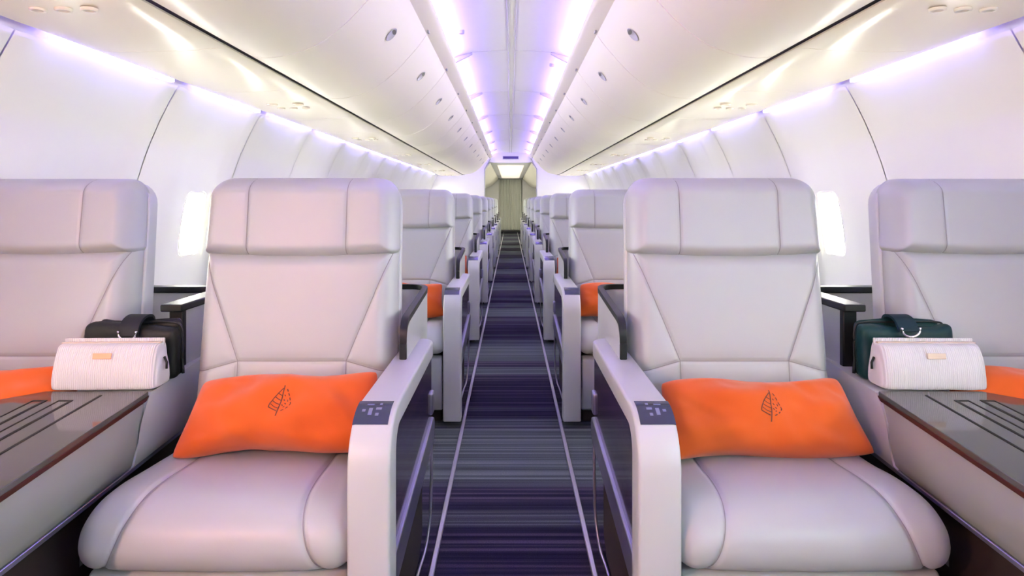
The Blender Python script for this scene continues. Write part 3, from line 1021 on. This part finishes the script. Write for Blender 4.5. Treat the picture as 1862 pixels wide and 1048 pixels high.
# ------------------------------------------------------------------ pillows with the embroidered tree emblem
def pillow_mesh(seed):
    W, H, T = (0.500 if seed < 3 else 0.520), 0.215, 0.082
    def surf(u, v, sd):
        e = (1 - u ** 4) * (1 - v ** 4)
        t = T * max(0, (1 - u * u) * (1 - v * v)) ** 0.47
        x = W / 2 * u * (1 - 0.045 * (1 - v * v) * abs(u)) * (1 - 0.055 * v)
        z = H / 2 * v * (1 - 0.14 * (1 - u * u) * abs(v)) + 0.007 * math.sin(u * 4.2 + seed * 2) * v * v
        x *= 1 - 0.035 * u ** 4 * v ** 8
        z *= 1 - 0.09 * v ** 4 * u ** 8
        n = 0.0030 * math.sin(46 * (x + 1.1 * z) + 5 * noise.noise(Vector((x * 7, z * 9, seed)))) * smooth01(-v * 0.9 + 0.35) + noise.noise(Vector((x * 9 + seed, z * 16, seed * 3.1))) * 0.020 + noise.noise(Vector((x * 22 + seed, z * 30 + x * 18, seed))) * 0.0035
        k = min(1, 4 * max(0, (1 - u * u) * (1 - v * v)))
        return (x, sd * t + n * k, z)
    nu, nv = 72, 44
    g = []
    cosu = lambda k, n: math.sin((-1 + 2 * k / n) * math.pi / 2)
    v, f = [], []
    for sd in (-1, 1):
        b = len(v)
        for j in range(nv + 1):
            for i in range(nu + 1):
                v.append(surf(cosu(i, nu), cosu(j, nv), sd))
        for j in range(nv):
            for i in range(nu):
                a = b + j * (nu + 1) + i
                f.append((a, a + 1, a + nu + 2, a + nu + 1))
    bm = bmesh.new()
    vs = [bm.verts.new(p) for p in v]
    for q in f: bm.faces.new([vs[i] for i in q])
    bmesh.ops.remove_doubles(bm, verts=bm.verts[:], dist=1e-6)
    bmesh.ops.recalc_face_normals(bm, faces=bm.faces[:])
    me = bpy.data.meshes.new('pillow'); bm.to_mesh(me); bm.free()
    me.materials.append(MAT['orange_cloth'])
    me.polygons.foreach_set('use_smooth', [True] * len(me.polygons))
    def at_xz(x, z):
        u, w = x / (W / 2), z / (H / 2)
        for _ in range(6):
            p = surf(u, w, -1)
            u += (x - p[0]) / (W / 2); w += (z - p[2]) / (H / 2)
        return surf(u, w, -1)
    # emblem strokes in units of the zoomed photograph, centre (468,505)
    k = 0.081 / 560
    C = lambda px, py: ((px - 468) * k + (0.018 if seed < 3 else -0.004), -(py - 505) * k)
    strokes = [
        ([(512, 238), (500, 330), (484, 460), (462, 600), (438, 765)], 20),
        ([(492, 290), (420, 365), (350, 450), (295, 540), (278, 598), (340, 630), (430, 672)], 16),
        ([(486, 410), (440, 385), (405, 365)], 14), ([(478, 490), (420, 462), (362, 420)], 14),
        ([(468, 560), (400, 535), (330, 490)], 14), ([(455, 625), (380, 600), (305, 545)], 12),
        ([(560, 300), (580, 345)], 18), ([(592, 372), (612, 418)], 18), ([(622, 448), (642, 500)], 18),
        ([(650, 525), (660, 560), (640, 590)], 18), ([(620, 612), (585, 640)], 18), ([(555, 655), (510, 678)], 18),
        ([(525, 395), (545, 420)], 16), ([(520, 470), (540, 500)], 18), ([(545, 540), (575, 560)], 18), ([(500, 560), (520, 585)], 18),
        ([(590, 480), (600, 520)], 16), ([(530, 610), (560, 600)], 16),
    ]
    v, f = [], []
    for pts, w in strokes:
        P = []
        for a, b in zip(pts, pts[1:]):
            for q in range(6): P.append((a[0] + (b[0] - a[0]) * q / 6, a[1] + (b[1] - a[1]) * q / 6))
        P.append(pts[-1])
        b0 = len(v)
        for i, p in enumerate(P):
            a = P[max(i - 1, 0)]; b = P[min(i + 1, len(P) - 1)]
            dx, dy = b[0] - a[0], b[1] - a[1]; l = math.hypot(dx, dy) or 1
            nx, ny = -dy / l * w * 0.52, dx / l * w * 0.52
            for sg_ in (-1, 1):
                x, z = C(p[0] + nx * sg_, p[1] + ny * sg_)
                q = at_xz(x, z)
                v.append((q[0], q[1] - 0.0010, q[2]))
        for i in range(len(P) - 1):
            f.append((b0 + 2 * i, b0 + 2 * i + 1, b0 + 2 * i + 3, b0 + 2 * i + 2))
    em = bpy.data.meshes.new('emblem'); em.from_pydata(v, [], f)
    em.materials.append(MAT['embroidery'])
    return me, em

pm_a, em_a = pillow_mesh(1.3)
pm_b, em_b = pillow_mesh(4.9)

def pillow(s, x, row, meshes, roll, yaw, label, dz=0.0, dx=0.0, dy=0.0):
    me, em = meshes
    p = link('pillow', me, None, None, False)
    e = link('emblem', em, None, p, False)
    p.location = (s * x + dx, row * ROWP - 0.225 + dy, 0.578 + dz)
    p.rotation_euler = (math.radians(-40), math.radians(roll), math.radians(yaw))
    tag(p, label, 'pillow', 'orange seat pillows')
    return p

# ------------------------------------------------------------------ rows of seats
for k in range(1, NROW + 1):
    for s in (-1, 1):
        nm = ORD[k]
        if k == 1:
            a, w, c = seats_aisle[s], seats_win[s], consoles[s]
        else:
            a = copy_tree(seats_aisle[s], None, ('seam', 'button') if k > 3 else ('button',)); a.location.y = k * ROWP
            w = c = None
            if k <= 7:
                w = copy_tree(seats_win[s], None, ('seam',) if k > 2 else ()); w.location.y = k * ROWP + 0.06
                c = copy_tree(consoles[s]); c.location.y = k * ROWP
        tint = {(-1, 1): 'pink-lit cream', (1, 1): 'cool off-white'}.get((s, k), 'pale')
        tag(a, '%s leather aisle seat in the %s row, %s of the carpeted aisle' % (tint, nm, SIDE[s]), 'seat', 'aisle seats')
        if w:
            tag(w, '%s leather window seat in the %s row by the %s cabin wall' % ('warm-lit cream' if s < 0 else 'bluish-white', nm, SIDE[s]), 'seat', 'window seats')
            tag(c, 'grey console with glossy table between the two %s-row seats on the %s' % (nm, SIDE[s]), 'console', 'consoles between paired seats')
        if k <= 7:
            if k == 1:
                lab = 'orange pillow with dark tree emblem on the front aisle seat, %s of the aisle' % SIDE[s]
                if s < 0: pillow(s, 0.590, k, (pm_a, em_a), -3.0, -3, lab)
                else: pillow(s, 0.632, k, (pm_b, em_b), 1.0, 4, lab, -0.013)
            else:
                pillow(s, AX, k, (pm_a, em_a) if (k + (s > 0)) % 2 == 0 else (pm_b, em_b), random.uniform(-2, 2), random.uniform(-3, 3),
                       'orange pillow on the %s-row aisle seat, %s of the aisle' % (nm, SIDE[s]))
        if k == 1:
            pillow(s, WX, 1, (pm_b, em_b), s * 2.0, 0, 'orange pillow mostly hidden on the front window seat by the %s wall' % SIDE[s], 0.0, 0.0, 0.06)

# ------------------------------------------------------------------ amenity pouches and bags on the consoles
def build_pouch(s, tilt, lab, lm):
    root = empty('amenity_pouch', (s * (1.075 if s < 0 else 1.105), 1.755, 0.6262), math.radians(tilt))
    W = 0.272
    # loft of cross-sections (local z), slightly slack fabric
    secs = [(0.0, 0.94, -0.045, 0.042), (0.006, 1.0, -0.052, 0.048), (0.04, 1.0, -0.051, 0.047), (0.075, 0.985, -0.043, 0.040), (0.099, 0.97, -0.034, 0.036), (0.110, 0.955, -0.026, 0.032), (0.114, 0.93, -0.012, 0.024)]
    secs = catmull(secs, 3)
    nx, ny = 26, 8
    v, f = [], []
    ring = None
    for (z, sw, y0, y1) in secs:
        pts = []
        hw = W / 2 * sw
        for i in range(nx): pts.append((-hw + 2 * hw * i / nx, y0))
        for i in range(ny): pts.append((hw, y0 + (y1 - y0) * i / ny))
        for i in range(nx): pts.append((hw - 2 * hw * i / nx, y1))
        for i in range(ny): pts.append((-hw, y1 - (y1 - y0) * i / ny))
        out = []
        for (x, y) in pts:
            cx, cy = x / hw, (y - (y0 + y1) / 2) / ((y1 - y0) / 2)
            rr = 1 - 0.05 * (abs(cx) ** 8) * (abs(cy) ** 4)
            d = 0.003 * noise.noise(Vector((x * 18, z * 25, y * 20 + s)))
            bulge = 0.005 * (1 - cx ** 2) * math.sin(min(1, z / 0.122) * math.pi) * (1 if y > 0 else -1)
            out.append((x * rr, y * (1 - 0.10 * abs(cx) ** 10) + d + bulge, z))
        if ring is None: ring = len(out)
        v += out
    ns = len(secs)
    for j in range(ns - 1):
        for i in range(ring):
            a, b = j * ring + i, j * ring + (i + 1) % ring
            f.append((a, b, b + ring, a + ring))
    f.append(tuple(range(ring))); f.append(tuple((ns - 1) * ring + i for i in range(ring)))
    from_py('pouch_body', v, f, 'pouch_white', root)
    box('top_flap', -0.132, 0.132, 0.010, 0.016, 0.104, 0.124, 'pouch_white', root, 0.002)
    box('zipper', -0.130, 0.130, -0.006, 0.006, 0.1125, 0.1165, 'label_tan', root, 0.001, 1)
    lb = box('name_plate', -0.024, 0.024, -0.047, -0.044, 0.079, 0.094, lm, root, 0.001, 1)
    lb.rotation_euler = (math.radians(-9), 0, 0); lb.location = (0.0, -0.0165, -0.0035)
    tube('zip_pull', [(-s * 0.137, 0.0, 0.075), (-s * 0.146, -0.006, 0.062), (-s * 0.146, -0.007, 0.045)], 0.0035, 'dark_trim', root, 6)
    tag(root, lab, 'pouch', 'white toiletry pouches on the consoles')
    return root
build_pouch(-1, 2.0, 'white ribbed pouch with orange name plate on the left console', 'label_orange')
build_pouch(1, -1.0, 'white ribbed pouch with tan name plate on the right console', 'label_tan')

def build_bag(s, lab, m, ms):
    root = empty('toiletry_bag', (s * (1.075 if s < 0 else 1.105), 1.862, 0.6202), math.radians(2 * s))
    W, H, T = 0.262, 0.150, 0.078
    def soft_box(name, w, t, h, y, seed, parent, mm):
        bm = bmesh.new()
        bmesh.ops.create_cube(bm, size=1)
        bmesh.ops.scale(bm, vec=(w, t, h), verts=bm.verts[:])
        bmesh.ops.translate(bm, vec=(0, y, h / 2), verts=bm.verts[:])
        bmesh.ops.bevel(bm, geom=bm.edges[:], offset=0.017, segments=3, profile=0.5, affect='EDGES')
        bmesh.ops.subdivide_edges(bm, edges=[e for e in bm.edges if e.calc_length() > 0.04], cuts=7, use_grid_fill=True)
        for q in bm.verts:
            c = q.co
            d = noise.noise(Vector((c.x * 14 + seed, c.y * 20, c.z * 16))) * 0.006
            if c.z > 0.02: c.z += d + 0.006 * math.cos(c.x * 17 + seed) * (c.z / h)
            c.y += d * 1.2
        return from_bm(name, bm, mm, parent, True)
    bd = soft_box('bag_body', W, T * 0.62, H, -0.012, 2.0 + s, root, m)
    soft_box('back_pocket', W * 0.93, T * 0.36, H * 1.05, 0.026, 5.0 + s, root, m)
    # zipper line down the side seam
    z = [(W / 2 - 0.002, 0.010, 0.01), (W / 2 + 0.001, 0.010, H * 0.5), (W / 2 - 0.002, 0.010, H * 0.93), (W / 2 - 0.03, 0.010, H + 0.004), (0, 0.010, H + 0.004), (-W / 2 + 0.03, 0.010, H + 0.004), (-W / 2 + 0.002, 0.010, H * 0.93), (-W / 2 - 0.001, 0.010, H * 0.5), (-W / 2 + 0.002, 0.010, 0.01)]
    tube('zipper', catmull(z, 6), 0.003, 'dark_trim', root, 6)
    tube('zip_pull', [(-s * (W / 2 + 0.001), 0.006, 0.050), (-s * (W / 2 + 0.008), -0.002, 0.030), (-s * (W / 2 + 0.010), -0.004, 0.012)], 0.0042, 'dark_trim', root, 6)
    # broad strap folded over the top
    path = catmull([(0.036, 0.085), (0.030, 0.150), (0.020, 0.170), (-0.004, 0.174), (-0.030, 0.166), (-0.046, 0.148), (-0.051, 0.126 if s < 0 else 0.138)], 6)
    v, f = [], []
    for i, (y, zz) in enumerate(path):
        a = path[max(i - 1, 0)]; b = path[min(i + 1, len(path) - 1)]
        dy, dz = b[0] - a[0], b[1] - a[1]; l = math.hypot(dy, dz)
        ny, nz = dz / l * 0.0035, -dy / l * 0.0035
        for x in (-0.028, 0.028):
            v.append((x - s * 0.012, y + ny, zz + nz)); v.append((x - s * 0.012, y - ny, zz - nz))
    for i in range(len(path) - 1):
        o = i * 4
        for (a, b) in ((0, 2), (2, 3), (3, 1), (1, 0)):
            f.append((o + a, o + b, o + 4 + b, o + 4 + a))
    f.append((0, 1, 3, 2)); e = (len(path) - 1) * 4; f.append((e, e + 1, e + 3, e + 2))
    st_ = sharp_normals(from_py('strap', v, f, ms, root), 40)
    cx = -s * 0.012
    tube('ring', [(cx + 0.026 * math.cos(math.radians(a)), -0.057 - (0.0 if s < 0 else 0.004), (0.136 if s < 0 else 0.146) + 0.020 * math.sin(math.radians(a))) for a in range(165, 376, 14)], 0.0032, 'silver', st_, 8)
    tag(root, lab, 'bag', 'dark toiletry bags on the consoles')
    return root
build_bag(-1, 'black fabric toiletry bag with broad strap behind the left white pouch', 'bag_black', 'strap_black')
build_bag(1, 'dark green toiletry bag with silver ring behind the right white pouch', 'bag_green', 'strap_green')

# ------------------------------------------------------------------ unseen fill lamps added behind the viewer, warm left and cool right
def fill_lamp(loc, label, power, col):
    root = empty('hanging_lamp', loc)
    n = 20
    v = []
    for (r, z) in ((0.012, 0.10), (0.030, 0.095), (0.034, 0.065), (0.030, 0.062)):
        for q in range(n):
            a = 2 * math.pi * q / n
            v.append((r * math.cos(a), r * math.sin(a), z))
    f = [(a * n + q, a * n + (q + 1) % n, (a + 1) * n + (q + 1) % n, (a + 1) * n + q) for a in range(3) for q in range(n)]
    f.append(tuple(range(n))); f.append(tuple(3 * n + q for q in range(n)))
    from_py('socket', v, f, 'plastic_white', root)
    tube('cord', [(0, 0, 0.10), (0, 0, 0.225)], 0.004, 'dark_trim', root)
    tag(root, label, 'lamp')
    l = bpy.data.lights.new('bulb', 'POINT')
    l.energy = power; l.color = col; l.shadow_soft_size = 0.022
    o = bpy.data.objects.new('bulb', l); COL.objects.link(o)
    o.parent = root
fill_lamp((-1.27, -0.42, 1.42), 'bare warm bulb hanging from the left service panel behind the viewer', 64, (1.0, 0.48, 0.36))
fill_lamp((1.27, -0.42, 1.42), 'bare cool white bulb hanging from the right service panel behind the viewer', 25, (0.50, 0.92, 1.0))
